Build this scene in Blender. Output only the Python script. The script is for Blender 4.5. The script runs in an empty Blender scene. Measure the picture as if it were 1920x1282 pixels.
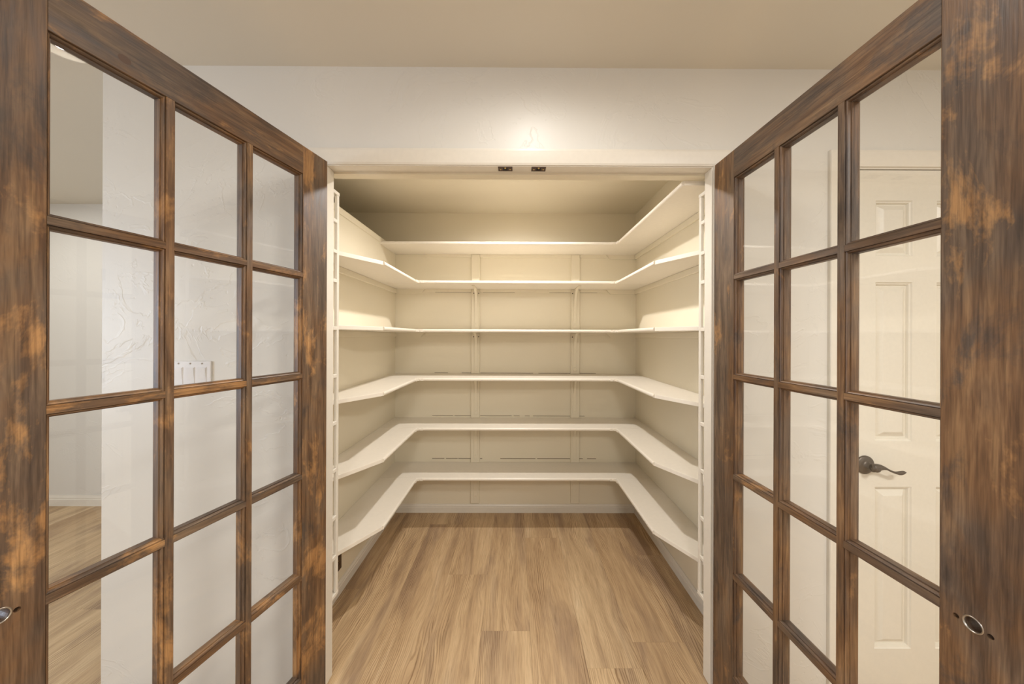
import bpy, bmesh, math, random
from mathutils import Vector, Matrix
random.seed(7)
S = bpy.context.scene
COL = S.collection
R = math.radians

# ------------------------------------------------------------------ camera
ZC = 1.385                                   # eye height
cam_d = bpy.data.cameras.new('camera'); cam = bpy.data.objects.new('camera', cam_d); COL.objects.link(cam)
cam_d.sensor_width = 36; cam_d.lens = 615 / 1920 * 36
cam_d.shift_y = -10 / 1920; cam_d.shift_x = -8 / 1920
cam_d.clip_start = 0.01
cam.matrix_world = (Matrix.Translation((0, 0, ZC)) @ Matrix.Rotation(R(-0.2), 4, 'Z')
                    @ Matrix.Rotation(R(90), 4, 'X') @ Matrix.Rotation(R(0.2), 4, 'Z'))
S.camera = cam

# ------------------------------------------------------------------ view, world
vs = S.view_settings
vs.view_transform = 'Standard'; vs.look = 'None'; vs.gamma = 1; vs.use_curve_mapping = False
vs.exposure = -0.2
w = bpy.data.worlds.new('world'); S.world = w; w.use_nodes = True
w.node_tree.nodes['Background'].inputs[0].default_value = (0.80, 0.88, 1.0, 1)
w.node_tree.nodes['Background'].inputs[1].default_value = 0.6

# ------------------------------------------------------------------ lights (fixtures are built further down at the same spots)
def light(name, kind, loc, energy, color, size=0.1, rot=(0, 0, 0), **kw):
    d = bpy.data.lights.new(name, kind); d.energy = energy; d.color = color
    if kind == 'AREA':
        d.size = size
        d.shape = kw.get('shape', 'DISK')
        if 'size_y' in kw: d.size_y = kw['size_y']
    else:
        d.shadow_soft_size = size
    if kind == 'SPOT':
        d.spot_size = R(kw.get('cone', 140)); d.spot_blend = kw.get('blend', 0.3)
    o = bpy.data.objects.new(name, d); COL.objects.link(o); o.location = loc; o.rotation_euler = rot
    return o
WARM = (1.0, 0.83, 0.62); SOFT = (1.0, 0.985, 0.95); COOL = (0.70, 0.82, 1.0)
PANTRY_CAN = (0.0, 1.83, 2.358 + 0.022); WALL_CAN = (0.08, 0.80, 2.451 + 0.020)
ROOM_FILLS = [(-1.3, -0.55, 2.435), (1.3, -0.55, 2.435), (0.0, -1.5, 2.435)]  # unseen fill lamps added behind the viewer to brighten room and pantry
HALL_FILL = (-3.5, 1.9, 2.435)  # added out of view to light the hallway wall
L_pantry = light('pantry_lamp', 'SPOT', PANTRY_CAN, 72, (1.0, 0.97, 0.94), 0.03, cone=174, blend=0.72)
L_wall = light('wall_lamp', 'SPOT', WALL_CAN, 11, SOFT, 0.03, cone=176, blend=0.55)
L_fill = [light('room_fill', 'AREA', p, en, SOFT, 0.5) for p, en in zip(ROOM_FILLS, (6, 50, 46))]
L_hall_fill = light('hall_fill', 'AREA', HALL_FILL, 10, SOFT, 0.3)
L_window = light('window_daylight', 'AREA', (-4.42, -0.6, 1.45), 85, COOL, 1.5, (0, R(-90), 0), shape='RECTANGLE', size_y=1.3)

# ------------------------------------------------------------------ materials
def srgb(r, g, b):
    f = lambda c: (c / 255 / 12.92) if c <= 10 else (((c / 255) + 0.055) / 1.055) ** 2.4
    return (f(r), f(g), f(b), 1)
class NT:
    def __init__(s, name):
        s.m = bpy.data.materials.new(name); s.m.use_nodes = True
        s.t = s.m.node_tree; s.b = s.t.nodes['Principled BSDF']; s.out = s.t.nodes['Material Output']
    def n(s, typ, **kw):
        o = s.t.nodes.new(typ)
        for k, v in kw.items():
            if k in o.inputs: o.inputs[k].default_value = v
            else: setattr(o, k, v)
        return o
    def l(s, a, b): s.t.links.new(a, b)
    def ramp(s, fac, stops, interp='LINEAR'):
        r = s.n('ShaderNodeValToRGB'); r.color_ramp.interpolation = interp
        e = r.color_ramp.elements
        while len(e) < len(stops): e.new(0.5)
        for i, (p, c) in enumerate(stops): e[i].position = p; e[i].color = c
        s.l(fac, r.inputs[0]); return r.outputs[0]
    def mix(s, fac, a, b, mode='MIX'):
        x = s.n('ShaderNodeMix', data_type='RGBA', blend_type=mode)
        for k, v in ((0, fac), (6, a), (7, b)):
            if isinstance(v, (int, float, tuple)): x.inputs[k].default_value = v
            else: s.l(v, x.inputs[k])
        return x.outputs[2]
    def math(s, op, a, b=0.0):
        x = s.n('ShaderNodeMath', operation=op)
        for k, v in ((0, a), (1, b)):
            if isinstance(v, (int, float)): x.inputs[k].default_value = v
            else: s.l(v, x.inputs[k])
        return x.outputs[0]
    def noise(s, vec, scale, detail=4, rough=0.5, dist=0.0):
        x = s.n('ShaderNodeTexNoise'); x.inputs['Scale'].default_value = scale
        x.inputs['Detail'].default_value = detail; x.inputs['Roughness'].default_value = rough
        x.inputs['Distortion'].default_value = dist
        s.l(vec, x.inputs['Vector']); return x.outputs['Fac']
    def mapping(s, vec, loc=(0, 0, 0), scale=(1, 1, 1)):
        x = s.n('ShaderNodeMapping'); x.inputs['Location'].default_value = loc; x.inputs['Scale'].default_value = scale
        s.l(vec, x.inputs['Vector']); return x.outputs['Vector']
    def bump(s, h, strength, dist=0.01):
        x = s.n('ShaderNodeBump'); x.inputs['Strength'].default_value = strength; x.inputs['Distance'].default_value = dist
        s.l(h, x.inputs['Height']); s.l(x.outputs[0], s.b.inputs['Normal'])
    def coord(s): return s.n('ShaderNodeTexCoord').outputs['Object']
    def shifted(s, amount=(7.3, 5.1, 9.7)):
        rnd = s.n('ShaderNodeObjectInfo').outputs['Random']
        sc = s.n('ShaderNodeVectorMath', operation='SCALE'); sc.inputs[0].default_value = amount
        s.l(rnd, sc.inputs['Scale'])
        ad = s.n('ShaderNodeVectorMath', operation='ADD'); s.l(s.coord(), ad.inputs[0]); s.l(sc.outputs[0], ad.inputs[1])
        return ad.outputs[0]
K = (0, 0, 0, 1); Wt = (1, 1, 1, 1)

def plain(name, col, rough=0.5, metal=0.0, bump=0.0, scale=60):
    m = NT(name); m.b.inputs['Base Color'].default_value = col; m.b.inputs['Roughness'].default_value = rough
    m.b.inputs['Metallic'].default_value = metal
    c = m.coord(); n = m.noise(c, scale, 1)
    m.l(m.mix(n, tuple(x * 0.94 for x in col[:3]) + (1,), col), m.b.inputs['Base Color'])
    if bump: m.bump(n, bump, 0.004)
    return m.m

def plaster(name, col, strength=0.35, rough=0.42):
    """hand trowelled wall: sparse thin ridges and pits on a smooth skim"""
    m = NT(name); c = m.coord()
    n2 = m.noise(c, 3.0, 4, 0.55, 2.0)
    ridge = m.ramp(n2, [(0.455, K), (0.486, Wt), (0.490, Wt), (0.494, K)])
    mk = m.noise(m.mapping(c, (1, 4, 2)), 1.7, 1)
    mask = m.ramp(mk, [(0.44, K), (0.56, Wt)])
    pit = m.ramp(m.noise(c, 46, 1), [(0.72, K), (0.77, Wt)])
    h = m.math('MULTIPLY', m.math('SUBTRACT', ridge, pit), mask)
    m.l(m.mix(mk, tuple(x * 0.97 for x in col[:3]) + (1,), col), m.b.inputs['Base Color'])
    m.b.inputs['Roughness'].default_value = rough
    m.bump(h, strength, 0.004)
    return m.m

def door_wood(name, axis, seed, worn=0.59):
    """dark weathered stain over pine, worn through to orange wood in places"""
    m = NT(name); c = m.mapping(m.shifted((1.7, 2.3, 1.1)), (seed, seed * 1.7, seed * 0.6))
    def aniso(across, along): return m.mapping(c, (0, 0, 0), tuple(along if i == axis else across for i in range(3)))
    streak = m.noise(aniso(34, 3.0), 1.3, 4, 0.66, 0.5)
    fine = m.noise(aniso(190, 7.0), 1.4, 2, 0.6, 0.3)
    blot = m.noise(aniso(7.0, 3.6), 1.25, 6, 0.68, 0.35)
    big = m.noise(aniso(5.0, 2.4), 1.2, 4, 0.60, 0.5)
    stain = m.ramp(streak, [(0.30, srgb(75, 61, 51)), (0.50, srgb(102, 83, 67)), (0.70, srgb(130, 108, 86))])
    warm = m.ramp(streak, [(0.30, srgb(88, 62, 41)), (0.50, srgb(119, 87, 58)), (0.70, srgb(150, 115, 78))])
    col = m.mix(m.ramp(big, [(0.42, K), (0.60, Wt)]), stain, warm)
    col = m.mix(m.ramp(blot, [(0.34, (0.9, 0.9, 0.9, 1)), (0.45, K)]), col, m.ramp(streak, [(0.3, srgb(66, 54, 47)), (0.7, srgb(92, 79, 68))]))
    col = m.mix(m.ramp(blot, [(worn, K), (worn + 0.09, (0.85, 0.85, 0.85, 1))]), col, m.ramp(streak, [(0.3, srgb(158, 112, 66)), (0.7, srgb(196, 150, 98))]))
    col = m.mix(0.55, col, m.ramp(fine, [(0.30, srgb(136, 128, 120)), (0.58, Wt)]), 'MULTIPLY')
    m.l(col, m.b.inputs['Base Color'])
    m.l(m.ramp(streak, [(0.3, (0.40, 0.40, 0.40, 1)), (0.8, (0.60, 0.60, 0.60, 1))]), m.b.inputs['Roughness'])
    m.bump(fine, 0.22, 0.0015)
    return m.m

def plank_wood():
    m = NT('oak_plank'); c = m.shifted((13.7, 31.3, 0.0))
    warpn = m.noise(m.mapping(c, (0, 0, 0), (4.5, 0.9, 1)), 1.0, 3, 0.5)
    off = m.n('ShaderNodeCombineXYZ'); m.l(m.math('MULTIPLY', warpn, 0.16), off.inputs['X'])
    ad = m.n('ShaderNodeVectorMath', operation='ADD'); m.l(c, ad.inputs[0]); m.l(off.outputs[0], ad.inputs[1])
    g = ad.outputs[0]
    streak = m.noise(m.mapping(g, (0, 0, 0), (11, 0.8, 1)), 1.5, 7, 0.62, 0.3)
    fine = m.noise(m.mapping(g, (0, 0, 0), (170, 6.0, 1)), 1.3, 3, 0.65, 0.3)
    wv = m.n('ShaderNodeTexWave', wave_type='BANDS', bands_direction='X')
    wv.inputs['Scale'].default_value = 34; wv.inputs['Distortion'].default_value = 3.5; wv.inputs['Detail'].default_value = 3
    wv.inputs['Detail Scale'].default_value = 2.0
    m.l(m.mapping(g, (0, 0, 0), (1, 0.12, 1)), wv.inputs['Vector'])
    col = m.ramp(streak, [(0.25, srgb(166, 140, 110)), (0.42, srgb(196, 168, 132)), (0.58, srgb(214, 187, 149)), (0.78, srgb(230, 208, 174))])
    rnd = m.n('ShaderNodeObjectInfo').outputs['Random']
    col = m.mix(0.6, col, m.ramp(rnd, [(0.0, srgb(232, 222, 212)), (0.5, srgb(246, 240, 232)), (1.0, Wt)]), 'MULTIPLY')
    smoke = m.ramp(m.noise(m.mapping(c, (4, 2, 0), (5, 0.9, 1)), 1.3, 4, 0.55, 0.5), [(0.50, K), (0.66, Wt)])
    col = m.mix(m.math('MULTIPLY', smoke, 0.75), col, srgb(150, 124, 101))
    catm = m.ramp(m.noise(m.mapping(c, (1, 9, 0), (4.5, 0.6, 1)), 1.4, 2), [(0.42, K), (0.58, Wt)])
    rg = m.ramp(wv.outputs['Fac'], [(0.0, srgb(172, 154, 136)), (0.32, Wt)])
    col = m.mix(m.math('MULTIPLY', catm, 0.75), col, m.mix(1.0, col, rg, 'MULTIPLY'))
    col = m.mix(0.45, col, m.ramp(fine, [(0.32, srgb(178, 166, 152)), (0.55, Wt)]), 'MULTIPLY')
    m.l(col, m.b.inputs['Base Color'])
    m.b.inputs['Roughness'].default_value = 0.48
    m.bump(fine, 0.06, 0.001)
    return m.m

def glass_mat():
    m = NT('old_window_glass'); m.t.nodes.remove(m.b)
    tr = m.n('ShaderNodeBsdfTransparent'); tr.inputs[0].default_value = (0.99, 0.993, 0.99, 1)
    gl = m.n('ShaderNodeBsdfGlossy'); gl.inputs['Roughness'].default_value = 0.0
    fr = m.n('ShaderNodeFresnel')
    # same reflectance from either side of the thin sheet
    bf = m.n('ShaderNodeNewGeometry').outputs['Backfacing']
    m.l(m.math('SUBTRACT', 1.48, m.math('MULTIPLY', bf, 1.48 - 1 / 1.48)), fr.inputs['IOR'])
    mx = m.n('ShaderNodeMixShader'); m.l(fr.outputs[0], mx.inputs[0]); m.l(tr.outputs[0], mx.inputs[1]); m.l(gl.outputs[0], mx.inputs[2])
    m.l(mx.outputs[0], m.out.inputs['Surface'])
    return m.m

def emit(name, col, e):
    m = NT(name); m.b.inputs['Base Color'].default_value = col
    m.b.inputs['Emission Color'].default_value = col; m.b.inputs['Emission Strength'].default_value = e
    return m.m

PAINT = srgb(224, 220, 212); PANTRY = srgb(236, 226, 203)
M = dict(
    wall=plaster('trowelled_wall_paint', PAINT, 0.22),
    ceil=plain('ceiling_paint', srgb(224, 217, 202), 0.5, scale=1.5),
    room=plain('room_wall_paint', PAINT, 0.5, scale=1.5),
    pantry=plain('pantry_wall_paint', PANTRY, 0.5, scale=2.0),
    shelf=plain('shelf_paint', srgb(240, 232, 218), 0.36),
    trim=plain('trim_paint', srgb(232, 225, 212), 0.35),
    doorpaint=plain('door_paint', srgb(230, 223, 208), 0.33, bump=0.04, scale=90),
    plank=plank_wood(),
    sub=plain('subfloor', srgb(88, 66, 46), 0.8),
    glass=glass_mat(),
    bronze=plain('dark_bronze', srgb(104, 95, 86), 0.42, 0.55),
    iron=plain('aged_brown_steel', srgb(74, 52, 36), 0.45, 0.5),
    brass=plain('brass', srgb(200, 170, 105), 0.3, 0.9),
    steel=plain('worn_steel', srgb(176, 168, 158), 0.3, 0.9),
    switch=plain('white_plastic', srgb(232, 230, 230), 0.35),
    brown=plain('brown_plastic', srgb(70, 48, 26), 0.4),
    knot=plain('pine_knot', srgb(82, 56, 36), 0.5),
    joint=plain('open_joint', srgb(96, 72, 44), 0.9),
    dark=plain('dark_void', srgb(20, 14, 10), 0.9),
    lamp=emit('lamp_lens', (1.0, 0.9, 0.75, 1), 6.0),
    pane=plain('window_glass_white', srgb(220, 228, 240), 0.2),
)
WOOD = {(d, a): door_wood(f'stained_pine_{d}_{"xyz"[a]}', a, 3.1 + 4.7 * d + 1.9 * a, 0.545 if d == 1 else 0.585) for d in (1, 2) for a in (0, 2)}

# ------------------------------------------------------------------ mesh helpers
def link(name, bm, mat, parent=None, smooth=False):
    me = bpy.data.meshes.new(name); bmesh.ops.recalc_face_normals(bm, faces=bm.faces[:]); bm.to_mesh(me); bm.free()
    if smooth:
        for p in me.polygons: p.use_smooth = True
    if mat: me.materials.append(mat)
    o = bpy.data.objects.new(name, me); COL.objects.link(o)
    if parent: o.parent = parent
    return o
def empty(name, loc=(0, 0, 0), rz=0.0):
    o = bpy.data.objects.new(name, None); COL.objects.link(o); o.location = loc; o.rotation_euler = (0, 0, rz)
    o.empty_display_size = 0.1; return o
def tag(o, label, cat=None, group=None, kind=None):
    o['label'] = label
    if cat: o['category'] = cat
    if group: o['group'] = group
    if kind: o['kind'] = kind
    return o
def struct(o, label, cat): return tag(o, label, cat, None, 'structure')
def add_box(bm, x0, x1, y0, y1, z0, z1, bev=0.0, seg=1):
    v = [bm.verts.new(p) for p in ((x0, y0, z0), (x1, y0, z0), (x1, y1, z0), (x0, y1, z0), (x0, y0, z1), (x1, y0, z1), (x1, y1, z1), (x0, y1, z1))]
    f = [bm.faces.new([v[i] for i in q]) for q in ((0, 3, 2, 1), (4, 5, 6, 7), (0, 1, 5, 4), (1, 2, 6, 5), (2, 3, 7, 6), (3, 0, 4, 7))]
    if bev:
        es = list({e for q in f for e in q.edges})
        bmesh.ops.bevel(bm, geom=es, offset=bev, segments=seg, affect='EDGES', profile=0.5)
def box(name, b, mat, parent=None, bev=0.0, seg=1):
    bm = bmesh.new(); add_box(bm, *b, bev=bev, seg=seg); return link(name, bm, mat, parent)
def boxes(name, bs, mat, parent=None, bev=0.0):
    bm = bmesh.new()
    for b in bs: add_box(bm, *b, bev=bev)
    return link(name, bm, mat, parent)
def add_prism(bm, pts, fn0, fn1):
    """pts 2-D outline, fn0/fn1 place a 2-D point at either end"""
    a = [bm.verts.new(fn0(p)) for p in pts]; b = [bm.verts.new(fn1(p)) for p in pts]; n = len(pts)
    for i in range(n): bm.faces.new((a[i], a[(i + 1) % n], b[(i + 1) % n], b[i]))
    bm.faces.new(a[::-1]); bm.faces.new(b)
def prism(name, pts, fn0, fn1, mat, parent=None, smooth=False):
    bm = bmesh.new(); add_prism(bm, pts, fn0, fn1); return link(name, bm, mat, parent, smooth)
def plan(name, pts, z0, z1, mat, parent=None, bev=0.0):
    bm = bmesh.new(); add_prism(bm, pts, lambda p: (p[0], p[1], z0), lambda p: (p[0], p[1], z1))
    if bev: bmesh.ops.bevel(bm, geom=bm.edges[:], offset=bev, segments=2, affect='EDGES', profile=0.5)
    return link(name, bm, mat, parent)
def add_cyl(bm, c, axis, r, h, n=20, r2=None):
    ax = Vector(axis).normalized(); u = ax.orthogonal().normalized(); v = ax.cross(u); c = Vector(c); r2 = r if r2 is None else r2
    a = [bm.verts.new(c + (u * math.cos(t) + v * math.sin(t)) * r) for t in [2 * math.pi * i / n for i in range(n)]]
    b = [bm.verts.new(c + ax * h + (u * math.cos(t) + v * math.sin(t)) * r2) for t in [2 * math.pi * i / n for i in range(n)]]
    for i in range(n): bm.faces.new((a[i], a[(i + 1) % n], b[(i + 1) % n], b[i]))
    bm.faces.new(a[::-1]); bm.faces.new(b)
def cyl(name, c, axis, r, h, mat, parent=None, n=20, r2=None):
    bm = bmesh.new(); add_cyl(bm, c, axis, r, h, n, r2); return link(name, bm, mat, parent)
def lathe(name, prof, c, axis, mat, parent=None, n=28):
    """prof: (radius, height) list along axis"""
    ax = Vector(axis).normalized(); u = ax.orthogonal().normalized(); v = ax.cross(u); c = Vector(c); bm = bmesh.new()
    rings = [[bm.verts.new(c + ax * h + (u * math.cos(2 * math.pi * i / n) + v * math.sin(2 * math.pi * i / n)) * max(r, 1e-4)) for i in range(n)] for r, h in prof]
    for a, b in zip(rings, rings[1:]):
        for i in range(n): bm.faces.new((a[i], a[(i + 1) % n], b[(i + 1) % n], b[i]))
    bm.faces.new(rings[0][::-1]); bm.faces.new(rings[-1])
    return link(name, bm, mat, parent, True)
def z_(h): return ZC + h                       # height above the camera's eye -> world z

# ------------------------------------------------------------------ the setting
YW = 1.30                                      # room face of the wall that holds the pantry opening
YI = 1.345                                     # its pantry face
XL, XR = -0.7436, 0.777                        # clear opening
PXL, PXR, PYB = -0.945, 0.953, 2.59            # pantry inner walls
PCEIL = z_(0.973); RCEIL = z_(1.066)
HEAD = z_(0.672)
XHALL = -1.63                                  # outside corner left of the pantry
RX, LX, RY, FARY = 2.65, -4.45, -2.6, 2.68     # room limits

floor = box('floor', (LX, RX, RY, FARY + 0.02, -0.05, -0.006), M['sub'])
struct(floor, 'light oak plank floor running from the room into the pantry', 'floor')
PW = 0.231; X0 = -0.155
ends = {-1: 1.91, 0: 1.544, 1: 2.26, 2: 1.37, 3: 1.487, 4: 2.08, -2: 2.42, -3: 1.25}
PL = 1.52; cols0 = math.floor((LX - X0) / PW); cols1 = math.ceil((RX - X0) / PW)
for k in range(cols0, cols1):
    # column k spans X0+(k)*PW .. X0+(k+1)*PW ; column 0 = (-0.155, 0.076)
    x0, x1 = X0 + k * PW, X0 + (k + 1) * PW
    x0, x1 = max(x0, LX), min(x1, RX)
    if x1 - x0 < 0.01: continue
    e = ends.get(k, 1.0 + ((k * 0.61803) % 1.0) * PL)
    ys = [y for y in [e + j * PL for j in range(-5, 5)] if RY < y < FARY]
    ys = [RY] + ys + [FARY]
    for ya, yb in zip(ys, ys[1:]):
        if yb - ya < 0.02: continue
        cx, cy = (x0 + x1) / 2, (ya + yb) / 2; hx, hy = (x1 - x0) / 2 - 0.0002, (yb - ya) / 2 - 0.0002
        bm = bmesh.new(); add_box(bm, -hx, hx, -hy, hy, -0.006, 0.0)
        o = link('plank', bm, M['plank'], floor); o.location = (cx, cy, 0)

def drill(ob, holes):
    """cut round holes: (centre, axis, radius, depth)"""
    bm = bmesh.new()
    for c0, ax, r, d in holes: add_cyl(bm, c0, ax, r, d, 28)
    c = link('cutter', bm, None); c.parent = ob.parent
    md = ob.modifiers.new('b', 'BOOLEAN'); md.object = c; md.solver = 'EXACT'; md.operation = 'DIFFERENCE'
    bpy.context.view_layer.update()
    me = bpy.data.meshes.new_from_object(ob.evaluated_get(bpy.context.evaluated_depsgraph_get()))
    ob.modifiers.clear(); ob.data = me
    bpy.data.objects.remove(c)
CANR = 0.072
room_ceiling = box('ceiling', (LX, RX, RY, FARY, RCEIL, RCEIL + 0.05), M['ceil'])
drill(room_ceiling, [((WALL_CAN[0], WALL_CAN[1], RCEIL - 0.02), (0, 0, 1), CANR, 0.1)])
struct(room_ceiling, 'trowelled cream ceiling of the room in front of the pantry', 'ceiling')
pantry_ceiling = box('ceiling_pantry', (XHALL + 0.05, PXR + 0.05, YI, PYB, PCEIL, PCEIL + 0.03), M['pantry'])
drill(pantry_ceiling, [((PANTRY_CAN[0], PANTRY_CAN[1], PCEIL - 0.02), (0, 0, 1), CANR, 0.1)])
struct(pantry_ceiling, 'plain cream ceiling inside the pantry', 'ceiling')
DX0, DX1, DTOP = 1.312, 1.953, z_(0.668)       # white panel door on the right
struct(boxes('wall_front', [
    (XHALL, XL - 0.018, YW, YI, 0, RCEIL), (XL - 0.018, XR + 0.018, YW, YI, HEAD + 0.018, RCEIL),
    (XR + 0.018, DX0 - 0.012, YW, YI, 0, RCEIL), (DX0 - 0.012, DX1 + 0.012, YW, YI, DTOP + 0.014, RCEIL),
    (DX1 + 0.012, RX, YW, YI, 0, RCEIL)], M['wall']), 'cream trowelled wall around the pantry opening', 'wall')
struct(box('wall_left', (XHALL + 0.05, PXL, YI, PYB, 0, z_(0.690)), M['pantry']), 'left inner wall of the pantry, stopping short of the ceiling as a deep ledge', 'wall')
struct(box('wall_right', (PXR, PXR + 0.05, YI, PYB, 0, PCEIL), M['pantry']), 'right inner wall of the pantry', 'wall')
struct(box('wall_back', (XHALL + 0.05, PXR + 0.05, PYB, PYB + 0.05, 0, PCEIL), M['pantry']), 'back wall of the pantry behind the shelves', 'wall')
struct(box('wall_hall_side', (XHALL, XHALL + 0.05, YI, FARY, 0, RCEIL), M['wall']), 'side wall of the hallway beyond the left door', 'wall')
struct(box('wall_hall_back', (LX, XHALL + 0.05, FARY, FARY + 0.05, 0, RCEIL), M['wall']), 'cream far wall of the hallway seen through the left glass door', 'wall')
struct(box('wall_room_right', (RX, RX + 0.05, RY, YI, 0, RCEIL), M['room']), 'right side wall of the room', 'wall')
struct(box('wall_room_rear', (LX, RX, RY - 0.05, RY, 0, RCEIL), M['room']), 'rear wall of the room behind the viewer', 'wall')
WY0, WY1, WZ0, WZ1 = -1.35, 0.15, 0.8, 2.1
struct(boxes('wall_room_left', [(LX - 0.05, LX, RY, WY0, 0, RCEIL), (LX - 0.05, LX, WY1, FARY, 0, RCEIL),
    (LX - 0.05, LX, WY0, WY1, 0, WZ0), (LX - 0.05, LX, WY0, WY1, WZ1, RCEIL)], M['room']), 'left side wall of the room with the window', 'wall')
win = boxes('window_1', [(LX - 0.05, LX + 0.01, WY0, WY0 + 0.04, WZ0, WZ1), (LX - 0.05, LX + 0.01, WY1 - 0.04, WY1, WZ0, WZ1),
    (LX - 0.05, LX + 0.01, WY0, WY1, WZ0, WZ0 + 0.04), (LX - 0.05, LX + 0.01, WY0, WY1, WZ1 - 0.04, WZ1)], M['trim'])
struct(win, 'white framed window in the left wall of the room', 'window')
box('pane', (LX - 0.035, LX - 0.03, WY0 + 0.04, WY1 - 0.04, WZ0 + 0.04, WZ1 - 0.04), M['glass'], win)

# baseboards with a stepped cap
def baseboard(name, p0, p1, inward, label, h=0.066, t=0.012):
    prof = [(0, 0), (t, 0), (t, h * 0.62), (t * 0.75, h * 0.66), (t * 0.75, h * 0.80), (t * 0.35, h * 0.93), (t * 0.3, h), (0, h)]
    n = Vector((inward[0], inward[1], 0))
    o = prism(name, prof, lambda q: Vector((p0[0], p0[1], q[1])) + n * q[0], lambda q: Vector((p1[0], p1[1], q[1])) + n * q[0], M['trim'])
    return struct(o, label, 'baseboard')
baseboard('baseboard_back', (PXL, PYB), (PXR, PYB), (0, -1), 'white baseboard along the pantry back wall')
baseboard('baseboard_left', (PXL, 1.40), (PXL, PYB), (1, 0), 'white baseboard along the left pantry wall')
baseboard('baseboard_right', (PXR, 1.40), (PXR, PYB), (-1, 0), 'white baseboard along the right pantry wall')
baseboard('baseboard_hall', (LX, FARY), (XHALL, FARY), (0, -1), 'white baseboard of the hallway seen through the left glass door', 0.085)

# pantry door frame: jambs, head, stop, casing
frame = empty('trim_1', ((XL + XR) / 2, YW, 0)); struct(frame, 'white painted door frame around the pantry opening', 'door frame')
FX, FY = (XL + XR) / 2, YW
def inframe(o): o.location = (-FX, -FY, 0); return o
for x0, x1 in ((XL - 0.018, XL), (XR, XR + 0.018)):
    inframe(box('jamb', (x0, x1, YW - 0.004, YI, 0, HEAD), M['trim'], frame, bev=0.001))
inframe(box('head_jamb', (XL - 0.018, XR + 0.018, YW - 0.004, YI + 0.002, HEAD, HEAD + 0.018), M['trim'], frame))
inframe(box('head_stop', (XL - 0.018, XR + 0.018, YI + 0.002, 1.389, z_(0.664), PCEIL), M['pantry'], frame))
def casing_prof(w, t): return [(0, 0), (0, t * 0.55), (w * 0.12, t * 0.75), (w * 0.5, t * 0.9), (w * 0.85, t), (w * 0.97, t * 0.95), (w, t * 0.75), (w, 0)]
def casing(parent, off, x0, x1, top, wd=0.063, t=0.015, y=YW):
    cp = casing_prof(wd, t)
    for sx, x in ((-1, x0), (1, x1)):
        o = prism('casing', cp, lambda q: (x + sx * q[0], y - q[1], 0), lambda q: (x + sx * q[0], y - q[1], top + q[0]), M['trim'], parent); o.location = off
    o = prism('head_casing', cp, lambda q: (x0 - q[0], y - q[1], top + q[0]), lambda q: (x1 + q[0], y - q[1], top + q[0]), M['trim'], parent); o.location = off
casing(frame, (-FX, -FY, 0), XL - 0.005, XR + 0.005, z_(0.6755))

# roller catch strikes under the head jamb
for i, (xa, xb, which) in enumerate(((-0.070, -0.013, 'left of the pair'), (0.063, 0.120, 'right of the pair'))):
    e = empty('catch_strike', ((xa + xb) / 2, 1.308, HEAD)); hw = (xb - xa) / 2
    tag(e, f'dark steel door catch strike under the white lintel, {which}', 'door catch', 'catch strikes on the lintel')
    box('plate', (-hw, hw, -0.011, 0.022, -0.0025, 0.0), M['iron'], e, bev=0.0008)
    box('slot', (-0.009, 0.009, -0.004, 0.012, -0.0032, -0.0020), M['dark'], e)
    lathe('nub', [(0.004, 0), (0.004, 0.002), (0.0022, 0.0035)], (0.0, -0.006, -0.0025), (0, 0, -1), M['brass'], e, 12)
    for sx in (-0.019, 0.019): lathe('screw', [(0.0035, 0), (0.003, 0.001)], (sx, 0.006, -0.0024), (0, 0, -1), M['brass'], e, 10)

# ------------------------------------------------------------------ pantry shelving
YS = 2.30; SXL, SXR = -0.690, 0.716; TH = 0.020
NEAR_L, NEAR_R = 1.709, 1.672
def chamf(side):
    if side < 0: return [(PXL, YS), (SXL, YS), (SXL, NEAR_L), (-0.882, 1.392), (PXL, 1.392)]
    return [(PXR, YS), (SXR, YS), (SXR, NEAR_R), (0.866, 1.392), (PXR, 1.392)]
NO = [(0.0, 0.0), (0.004, 0.0008), (0.0075, 0.004), (0.009, 0.010), (0.0075, 0.016), (0.004, 0.0192), (0.0, 0.020)]
def nosing(parent, p0, p1, out, zb, loc):
    n = Vector((out[0], out[1], 0))
    o = prism('nosing', NO, lambda q: Vector((p0[0], p0[1], zb + q[1])) + n * (q[0] - 0.009), lambda q: Vector((p1[0], p1[1], zb + q[1])) + n * (q[0] - 0.009), M['shelf'], parent)
    o.location = loc
def corner_plate(parent, x, sgn, zb, loc):
    bm = bmesh.new()
    add_box(bm, min(x, x - sgn * 0.040), max(x, x - sgn * 0.040), YS - 0.0035, YS + 0.001, zb + 0.002, zb + 0.019, bev=0.0012)
    add_box(bm, min(x - sgn * 0.0035, x + sgn * .001), max(x - sgn * 0.0035, x + sgn * .001), YS - 0.040, YS, zb + 0.002, zb + 0.019, bev=0.0012)
    o = link('corner_plate', bm, M['shelf'], parent); o.location = loc
    s = lathe('screw', [(0.0045, 0), (0.0045, 0.001), (0.002, 0.002)], (x - sgn * 0.020, YS - 0.0035, zb + 0.0105), (0, -1, 0), M['shelf'], o, 12)
    s = lathe('screw', [(0.0045, 0), (0.0045, 0.001), (0.002, 0.002)], (x - sgn * 0.0035, YS - 0.020, zb + 0.0105), (-sgn, 0, 0), M['shelf'], o, 12)
SH = [(0.645, 'highest shelf in the pantry, just below the ceiling, with no left arm'),
      (0.371, 'second shelf from the top, U-shaped, above eye level'),
      (0.030, 'third U-shaped shelf from the top, at eye level, seen edge-on'),
      (-0.312, 'fourth U-shaped shelf from the top, just below eye level'),
      (-0.659, 'second lowest U-shaped shelf in the pantry'),
      (-1.010, 'lowest U-shaped shelf, nearest the oak floor')]
SHELVES = []
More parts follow.
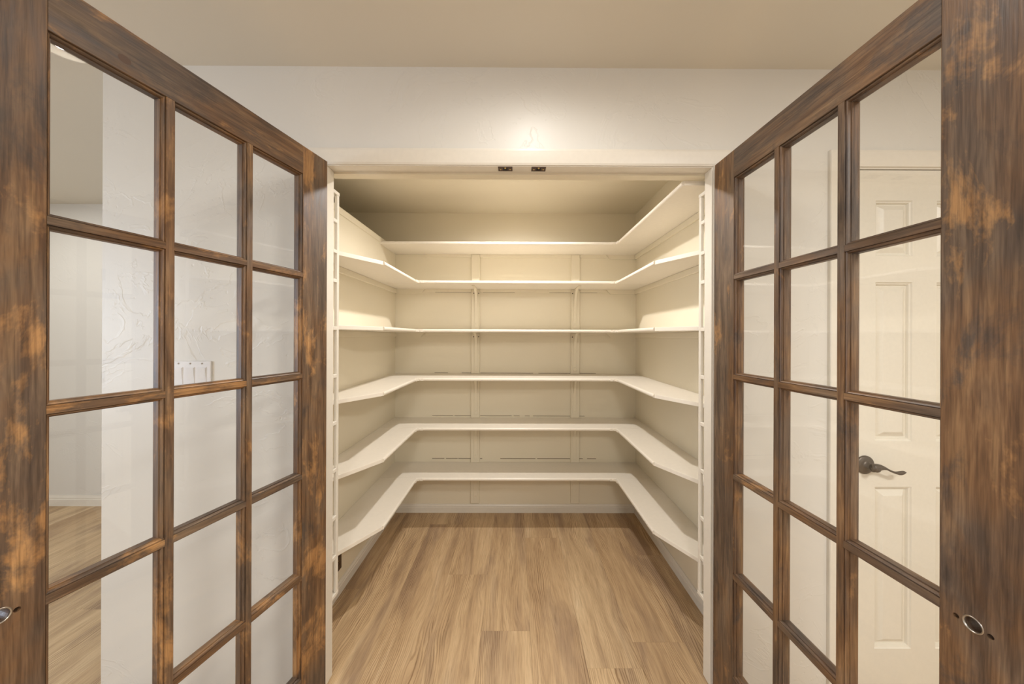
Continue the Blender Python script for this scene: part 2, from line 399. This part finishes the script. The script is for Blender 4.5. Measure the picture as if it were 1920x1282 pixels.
for i, (hb, lab) in enumerate(SH):
    zb = z_(hb); e = empty('corner_shelf', (0, YS, zb)); loc = (0, -YS, -zb); SHELVES.append(e)
    tag(e, 'white painted ' + lab, 'shelf', 'pantry shelves')
    o = box('back_board', (PXL, PXR, YS, PYB - 0.002, zb, zb + TH), M['shelf'], e); o.location = loc
    for side in ((-1, 1) if i else (1,)):
        pts = chamf(side) if i else [(PXR, YS), (SXR, YS), (SXR, 1.392), (PXR, 1.392)]
        b = plan('side_board', pts, zb + 0.0002, zb + TH - 0.0002, M['shelf'], e, bev=0.0012); b.location = loc
        sx, yn = (SXL, NEAR_L) if side < 0 else (SXR, NEAR_R)
        if i == 0: yn = 1.39
        nosing(e, (sx - side * 0.0, yn + 0.006), (sx, YS), (-side, 0), zb, (loc[0] - side * 0.009, loc[1], loc[2]))
        corner_plate(e, sx - side * 0.009, side, zb, (0, loc[1] - 0.009, loc[2]))
        # cleat that carries the side board, wrapped a little onto the back wall
        xw = PXL if side < 0 else PXR
        c = boxes('cleat', [(min(xw, xw - side * 0.014), max(xw, xw - side * 0.014), 1.40, PYB, zb - 0.034, zb)], M['pantry'], e, bev=0.002); c.location = loc
        xe = xw - side * 0.235
        pr = [(xw, zb), (xe + side * 0.0, zb), (xe + side * 0.03, zb - 0.034), (xw, zb - 0.034)]
        c = prism('cleat', pr, lambda q: (q[0], PYB - 0.014, q[1]), lambda q: (q[0], PYB, q[1]), M['pantry'], e); c.location = loc
    xa = PXL if i == 0 else SXL
    nosing(e, (xa, YS), (SXR, YS), (0, -1), zb, (loc[0], loc[1] - 0.009, loc[2]))
    for la, lb in ((PXL + 0.24, -0.347), (-0.276, 0.438), (0.509, PXR - 0.24)):
        c = box('ledger', (la, lb, PYB - 0.016, PYB, zb - 0.022, zb), M['pantry'], e, bev=0.001); c.location = loc

# bare cleat on the left wall where the top shelf has no left arm
cl = boxes('trim_2', [(PXL, PXL + 0.006, 1.40, PYB, z_(0.655), z_(0.692))], M['pantry'], bev=0.002)
struct(cl, 'thin white cap strip along the top of the low left pantry wall', 'trim')

# battens and curved brackets on the back wall
BT = [(-0.345, -0.278), (0.440, 0.507)]
for k, (xa, xb) in enumerate(BT):
    e = empty(f'trim_{3 + k}', ((xa + xb) / 2, PYB, 0)); struct(e, 'painted vertical batten on the back wall under the shelves, ' + ('left one' if k == 0 else 'right one'), 'batten')
    zs = [0.075] + [z_(h) for h, _ in SH[::-1]]
    for j in range(len(zs) - 1):
        z0 = zs[j] + (TH if j else 0); z1 = zs[j + 1]
        if j == len(zs) - 2: xa2, xb2 = (xa, xb)
        o = box('board', (xa, xb, PYB - 0.018, PYB, z0 + 0.001, z1 - 0.001), M['pantry'], e, bev=0.003); o.location = (-(xa + xb) / 2, -PYB, 0)
for i, (hb, lab) in enumerate(SH):
    if i == 0: continue
    for k, (xa, xb) in enumerate(BT):
        zb = z_(hb); xm = (xa + xb) / 2 + (0.006 if k == 0 else -0.004)
        hl = min(0.30, (hb - SH[i + 1][0] - TH - 0.004) if i < 5 else 0.27)
        bm = bmesh.new()
        add_box(bm, -0.014, 0.014, -0.004, 0.0, -hl, -0.002, bev=0.001)
        add_box(bm, -0.010, 0.010, -0.20, -0.004, -0.004, 0.0, bev=0.001)
        N = 12; rows = []
        for t in range(N + 1):
            a = t / N * math.pi / 2; yy = -0.004 - 0.10 * (1 - math.cos(a)); zz = -0.13 + 0.126 * math.sin(a)
            rows.append([bm.verts.new((sx, yy + dy, zz)) for sx, dy in ((-0.009, 0), (0.009, 0), (0.009, -0.005), (-0.009, -0.005))])
        for a, b in zip(rows, rows[1:]):
            for q in range(4): bm.faces.new((a[q], a[(q + 1) % 4], b[(q + 1) % 4], b[q]))
        bm.faces.new(rows[0]); bm.faces.new(rows[-1][::-1])
        e = link('bracket', bm, M['pantry'], SHELVES[i]); e.location = (xm, PYB - 0.018 - YS, 0)
        e['label'] = 'curved painted bracket'
        for sx in ((-0.019, 0.019) if k == 0 else (-0.020,)):
            lathe('screw', [(0.0045, 0), (0.0035, 0.001)], (sx, 0.0, -0.032), (0, -1, 0), M['brown'], e, 10)
        for sz in (-0.045, -hl + 0.03): lathe('screw', [(0.004, 0), (0.003, 0.0015)], (0, -0.004, sz), (0, -1, 0), M['pantry'], e, 10)

# open joints in the back wall panelling, just above and below the shelves
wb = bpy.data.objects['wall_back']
def px_x(p): return (p - 966) * 2.585 / 615
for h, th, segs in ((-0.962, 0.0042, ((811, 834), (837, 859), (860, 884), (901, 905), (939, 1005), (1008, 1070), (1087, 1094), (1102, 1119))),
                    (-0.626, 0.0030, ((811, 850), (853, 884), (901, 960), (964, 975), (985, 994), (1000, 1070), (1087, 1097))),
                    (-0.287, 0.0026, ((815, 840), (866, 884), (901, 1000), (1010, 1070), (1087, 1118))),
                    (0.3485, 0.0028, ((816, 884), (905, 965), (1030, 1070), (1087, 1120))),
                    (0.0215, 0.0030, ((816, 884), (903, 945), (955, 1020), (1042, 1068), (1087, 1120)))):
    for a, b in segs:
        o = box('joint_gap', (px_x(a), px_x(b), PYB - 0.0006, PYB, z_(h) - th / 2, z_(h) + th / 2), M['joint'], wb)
# narrow racks on the back of the wall beside the opening
RUNG = [0.596, 0.478, 0.351, 0.229, 0.032, -0.166, -0.362, -0.558, -0.755, -0.920, -1.078]
for side, xe, xw in ((-1, XL, PXL), (1, XR, PXR)):
    e = empty('narrow_rack', (xe, YI, 0))
    tag(e, f'white narrow shelf rack built behind the {"left" if side < 0 else "right"} jamb of the pantry opening', 'rack', 'jamb racks')
    loc = (-xe, -YI, 0)
    for j, h in enumerate(RUNG):
        dp = 0.046 if j in (0, len(RUNG) - 1) else 0.030
        zz = z_(h); o = box('rack_shelf', (min(xe, xw), max(xe, xw), YI, YI + dp, zz - 0.008, zz + 0.008), M['trim'], e, bev=0.002); o.location = loc
    for x in (xe, xw - side * 0.014):
        o = box('post', (min(x, x + side * 0.012), max(x, x + side * 0.012), YI + 0.026, YI + 0.042, z_(RUNG[-1]) + 0.008, z_(RUNG[0]) - 0.008), M['trim'], e, bev=0.0015); o.location = loc

# brown outlet low on the left wall
e = empty('wall_outlet', (PXL, 1.752, 0.185)); tag(e, 'dark brown electrical outlet low on the left pantry wall under the lowest shelf', 'outlet')
box('cover_plate', (0, 0.006, -0.036, 0.036, -0.058, 0.058), M['brown'], e, bev=0.003, seg=2)
for sz in (-0.02, 0.02):
    o = box('receptacle', (0.005, 0.009, -0.016, 0.016, sz - 0.014, sz + 0.014), M['brown'], e, bev=0.002)
    for sy in (-0.006, 0.006): box('slot', (0.0088, 0.0094, sy - 0.0015, sy + 0.0015, sz - 0.003, sz + 0.006), M['dark'], o)
lathe('screw', [(0.003, 0), (0.0025, 0.0012)], (0.006, 0, 0), (1, 0, 0), M['brass'], e, 10)

# ------------------------------------------------------------------ French doors
DW, DT, DB, DTP = 0.766, 0.040, 0.012, z_(0.666)
STW = 0.1065; ROWS = [z_(0.568 - 0.354 * k) for k in range(6)]; COLS = [STW, 0.289, 0.477, DW - STW]
RT = z_(0.568)                                  # lower edge of the top rail
RB = ROWS[5]                                    # upper edge of the bottom rail
HALF = [(0.0078, 0.0195), (0.0078, 0.0138), (0.0090, 0.0138), (0.0094, 0.0160), (0.0116, 0.0146), (0.0129, 0.0104), (0.0129, 0.0080), (0.0150, 0.0080), (0.0150, 0.0035)]
MUNT = HALF + [(u, -v) for u, v in HALF[::-1]] + [(-u, -v) for u, v in HALF] + [(-u, v) for u, v in HALF[::-1]]
SH_ = [(0, 0.0190), (0.0002, 0.0135), (0.0014, 0.0135), (0.0018, 0.0158), (0.0042, 0.0142), (0.0056, 0.0102), (0.0056, 0.0080), (0.0078, 0.0080), (0.0078, 0.0035)]
STICK = SH_ + [(u, -v) for u, v in SH_[::-1]]
# door local frame: x = distance from the hinge edge, y = 0 mid thickness (face towards the pantry centre at +/-DT/2), z = height
def french_door(n, hinge, direc, fs, label, bores):
    """hinge = plan point of the hinge edge on the face towards the camera; fs = sign of local y of that face"""
    d = Vector(direc).normalized(); rz = math.atan2(d.y, d.x)
    ln = Vector((-d.y, d.x)) * fs                 # local +y (times fs) in plan: out of the visible face
    base = Vector(hinge) - ln * (DT / 2)
    e = empty(f'door_{n}', (base.x, base.y, 0), rz); struct(e, label, 'door')
    wz, wx = WOOD[(n, 2)], WOOD[(n, 0)]
    h = DT / 2
    box('stile', (0, STW, -h, h, DB, DTP), wz, e, bev=0.0015, seg=2)
    free = box('stile', (DW - STW, DW, -h, h, DB, DTP), wz, e, bev=0.0015, seg=2)
    bx, bz, small = bores
    d0, d1 = (-h - 0.01, h + 0.01)
    drill(free, [((bx, d0, bz), (0, 1, 0), 0.0115, d1 - d0)] + [((bx + s, d0, bz - 0.002), (0, 1, 0), 0.0042, d1 - d0) for s in small])
    box('rail', (STW, DW - STW, -h, h, RT, DTP), wx, e, bev=0.0008)
    box('rail', (STW, DW - STW, -h, h, DB, RB), wx, e, bev=0.0008)
    # moulding round the glazed field
    for x, s in ((STW, 1), (DW - STW, -1)):
        prism('moulding', STICK, lambda q: (x + s * q[0], q[1], RB), lambda q: (x + s * q[0], q[1], RT), wz, e)
    for z, s in ((RB, 1), (RT, -1)):
        prism('moulding', STICK, lambda q: (STW, q[1], z + s * q[0]), lambda q: (DW - STW, q[1], z + s * q[0]), wx, e)
    for x in COLS[1:3]:
        prism('muntin', MUNT, lambda q: (x + q[0], q[1], RB), lambda q: (x + q[0], q[1], RT), wz, e)
    for z in ROWS[1:5]:
        prism('muntin', MUNT, lambda q: (STW, q[1] * 0.985, z + q[0]), lambda q: (DW - STW, q[1] * 0.985, z + q[0]), wx, e)
    edge = 0.010
    for r in range(5):
        for c in range(3):
            x0 = COLS[c] + (0.002 if c == 0 else edge); x1 = COLS[c + 1] - (0.002 if c == 2 else edge)
            z1 = ROWS[r] - (0.002 if r == 0 else edge); z0 = ROWS[r + 1] + (0.002 if r == 4 else edge)
            box('pane', (x0, x1, -0.0015, 0.0015, z0, z1), M['glass'], e)
    # steel rosette left round the old latch bore
    bm = bmesh.new(); rr = []
    for q, dy in ((0.0135, 0.0), (0.0130, 0.0008), (0.0114, 0.0006), (0.0112, -0.004)):
        rr.append([bm.verts.new((bx + q * math.cos(2 * math.pi * i / 28), fs * (h + dy), bz + q * math.sin(2 * math.pi * i / 28))) for i in range(28)])
    for a, b in zip(rr, rr[1:]):
        for i in range(28): bm.faces.new((a[i], a[(i + 1) % 28], b[(i + 1) % 28], b[i]))
    link('bore_ring', bm, M['steel'], e, True)
    for zh in (0.25, 1.05, 1.82):
        o = cyl('hinge', (-0.010, -fs * (h + 0.002), zh), (0, 0, 1), 0.006, 0.09, M['iron'], e, 12)
    if n == 1:
        bm = bmesh.new(); add_cyl(bm, (0.557, fs * h - fs * 0.002, z_(0.597)), (0, fs, 0), 0.0085, 0.0022, 20)
        for v in bm.verts: v.co.x = 0.557 + (v.co.x - 0.557) * 1.25
        link('knot', bm, M['knot'], e)
    return e
french_door(1, (-0.719, 1.255), (-0.2306, -0.9731), +1, 'dark stained French door with fifteen glass panes, swung open on the left', (0.709, z_(-0.483), (-0.018, 0.021)))
french_door(2, (0.7705, 1.268), (0.0339, -0.9994), -1, 'dark stained French door with fifteen glass panes, swung open on the right', (0.703, z_(-0.496), (-0.021, 0.021)))

# ------------------------------------------------------------------ white panel door behind the right glass door
fr = empty('trim_5', ((DX0 + DX1) / 2, YW, 0)); struct(fr, 'white casing around the white panel door', 'door frame')
casing(fr, (-(DX0 + DX1) / 2, -YW, 0), DX0 - 0.008, DX1 + 0.008, DTOP + 0.010)
off = (-(DX0 + DX1) / 2, -YW, 0)
for b in ((DX0 - 0.012, DX0 - 0.003, YW, YI, 0, DTOP + 0.012), (DX1 + 0.003, DX1 + 0.012, YW, YI, 0, DTOP + 0.012), (DX0 - 0.012, DX1 + 0.012, YW, YI, DTOP + 0.004, DTOP + 0.014)):
    o = box('jamb', b, M['trim'], fr); o.location = off
wd = empty('door_3', ((DX0 + DX1) / 2, YW, 0)); struct(wd, 'closed white six-panel door with a dark lever handle', 'door')
def wbox(name, b, bev=0.0): o = box(name, b, M['doorpaint'], wd, bev); o.location = off; return o
Y0, Y1 = YW + 0.003, YW + 0.038
PX = [(1.436, 1.584), (1.681, 1.829)]; PZ = [(z_(0.326), z_(0.548)), (z_(-0.412), z_(0.222)), (z_(-1.239), z_(-0.594))]
zs = [0.004] + [v for a in PZ[::-1] for v in a] + [DTOP]
for xa, xb in ((DX0, PX[0][0]), (PX[1][1], DX1)): wbox('stile', (xa, xb, Y0, Y1, 0.004, DTOP))
for za, zb in ((zs[0], zs[1]), (zs[2], zs[3]), (zs[4], zs[5]), (zs[6], zs[7])): wbox('rail', (PX[0][0], PX[1][1], Y0, Y1, za, zb))
for za, zb in ((zs[1], zs[2]), (zs[3], zs[4]), (zs[5], zs[6])): wbox('mullion', (PX[0][1], PX[1][0], Y0, Y1, za, zb))
for xa, xb in PX:
    for za, zb in PZ:
        bm = bmesh.new(); rings = []
        for ins, dy in ((0, 0.0), (0.003, 0.004), (0.008, 0.006), (0.011, 0.014), (0.016, 0.0145), (0.034, 0.003), (0.037, 0.002)):
            rings.append([bm.verts.new((x, Y0 + dy, z)) for x, z in ((xa + ins, za + ins), (xb - ins, za + ins), (xb - ins, zb - ins), (xa + ins, zb - ins))])
        for a, b in zip(rings, rings[1:]):
            for q in range(4): bm.faces.new((a[q], a[(q + 1) % 4], b[(q + 1) % 4], b[q]))
        bm.faces.new(rings[-1])
        bk = [bm.verts.new((x, Y1, z)) for x, z in ((xa, za), (xb, za), (xb, zb), (xa, zb))]
        for q in range(4): bm.faces.new((bk[q], bk[(q + 1) % 4], rings[0][(q + 1) % 4], rings[0][q]))
        bm.faces.new(bk[::-1])
        o = link('panel', bm, M['doorpaint'], wd); o.location = off
# lever handle
hx, hz = 1.394, z_(-0.505)
hd = lathe('handle', [(0.0365, 0), (0.0365, 0.004), (0.033, 0.007), (0.020, 0.011), (0.013, 0.013), (0.012, 0.030), (0.0125, 0.048), (0.010, 0.052)], (hx, Y0, hz), (0, -1, 0), M['bronze'], wd)
hd.location = off; hd['label'] = 'dark bronze wave lever handle'
bm = bmesh.new(); N = 30; rows = []
for t in range(N + 1):
    u = t / N; x = hx - 0.012 + 0.128 * u
    zc = hz + 0.002 - 0.004 * u + 0.0085 * math.sin(u * math.pi * 2.0 * 0.95 + 0.15) * (0.35 + 0.65 * min(1, u * 2)) - 0.010 * u
    ww = 0.0115 * (1 - min(1, max(0, (u - 0.12) / 0.35))) + 0.0040 + 0.0045 * math.exp(-((u - 0.88) / 0.12) ** 2); tt = 0.0095 * (1 - u) + 0.0035
    if u > 0.93: ww *= math.sqrt(max(0.05, 1 - ((u - 0.93) / 0.07) ** 2))
    yc = Y0 - 0.042 + 0.004 * math.sin(u * 3.1)
    rows.append([bm.verts.new((x, yc + tt * math.cos(a), zc + ww * math.sin(a))) for a in [2 * math.pi * q / 12 for q in range(12)]])
for a, b in zip(rows, rows[1:]):
    for q in range(12): bm.faces.new((a[q], a[(q + 1) % 12], b[(q + 1) % 12], b[q]))
bm.faces.new(rows[0]); bm.faces.new(rows[-1][::-1])
link('lever', bm, M['bronze'], hd, True)
for zh in (0.25, 1.02, 1.80):
    bm = bmesh.new(); add_cyl(bm, (DX1 + 0.003, YW - 0.006, zh), (0, 0, 1), 0.007, 0.09, 12); add_box(bm, DX1 - 0.018, DX1 + 0.018, YW - 0.002, YW + 0.004, zh, zh + 0.09)
    o = link('hinge', bm, M['iron'], wd); o.location = off

# ------------------------------------------------------------------ three-gang switch left of the opening
e = empty('light_switch', (-1.277, YW, z_(-0.158))); tag(e, 'white triple light switch plate on the wall behind the left glass door', 'light switch')
box('cover_plate', (-0.081, 0.081, -0.006, 0, -0.0575, 0.0575), M['switch'], e, bev=0.003, seg=2)
for sx in (-0.046, 0, 0.046):
    o = box('rocker_frame', (sx - 0.0175, sx + 0.0175, -0.0072, -0.005, -0.034, 0.034), M['switch'], e, bev=0.0006)
    prism('rocker', [(-0.031, 0.0065), (0.031, 0.0095), (0.031, 0.004), (-0.031, 0.004)], lambda q: (sx - 0.0145, -q[1], q[0]), lambda q: (sx + 0.0145, -q[1], q[0]), M['switch'], o)
    for sz in (-0.048, 0.048): lathe('screw', [(0.0032, 0), (0.0028, 0.0014)], (sx, -0.006, sz), (0, -1, 0), M['steel'], e, 10)

# ------------------------------------------------------------------ recessed ceiling lights; the room and hall ones are added fill
def can(name, p, ceil, lab, lamp, deep=False, r=0.075):
    e = empty(name, (p[0], p[1], ceil)); tag(e, lab, 'ceiling light', 'recessed lights')
    ro = r + 0.014
    bm = bmesh.new(); N = 28
    prof = [(ro, 0.0), (ro - 0.001, -0.003), (CANR, -0.004), (CANR - 0.001, 0.0)] + ([(CANR - 0.001, 0.058)] if deep else [(CANR - 0.002, 0.0)])
    rings = [[bm.verts.new((q * math.cos(2 * math.pi * i / N), q * math.sin(2 * math.pi * i / N), h)) for i in range(N)] for q, h in prof]
    for a, b in zip(rings, rings[1:]):
        for i in range(N): bm.faces.new((a[i], a[(i + 1) % N], b[(i + 1) % N], b[i]))
    link('trim_ring', bm, M['trim'], e, False)
    z0 = 0.052 if deep else -0.002
    lathe('lens', [(CANR - 0.003, z0), (CANR - 0.003, z0 + 0.003)], (0, 0, 0), (0, 0, 1), M['lamp'], e)
    lamp.parent = e; lamp.location = (0, 0, (p[2] - ceil) if deep else -0.02)
can('recessed_light', PANTRY_CAN, PCEIL, 'round recessed light in the pantry ceiling', L_pantry, True)
can('recessed_light', WALL_CAN, RCEIL, 'round recessed light in front of the pantry opening', L_wall, True)
for p, l, lab in zip(ROOM_FILLS, L_fill, ('left of the viewer', 'right of the viewer', 'behind the viewer')): can('recessed_light', p, RCEIL, 'round fill light added to the ceiling ' + lab, l)
can('recessed_light', HALL_FILL, RCEIL, 'unseen round light added to the hallway ceiling', L_hall_fill)
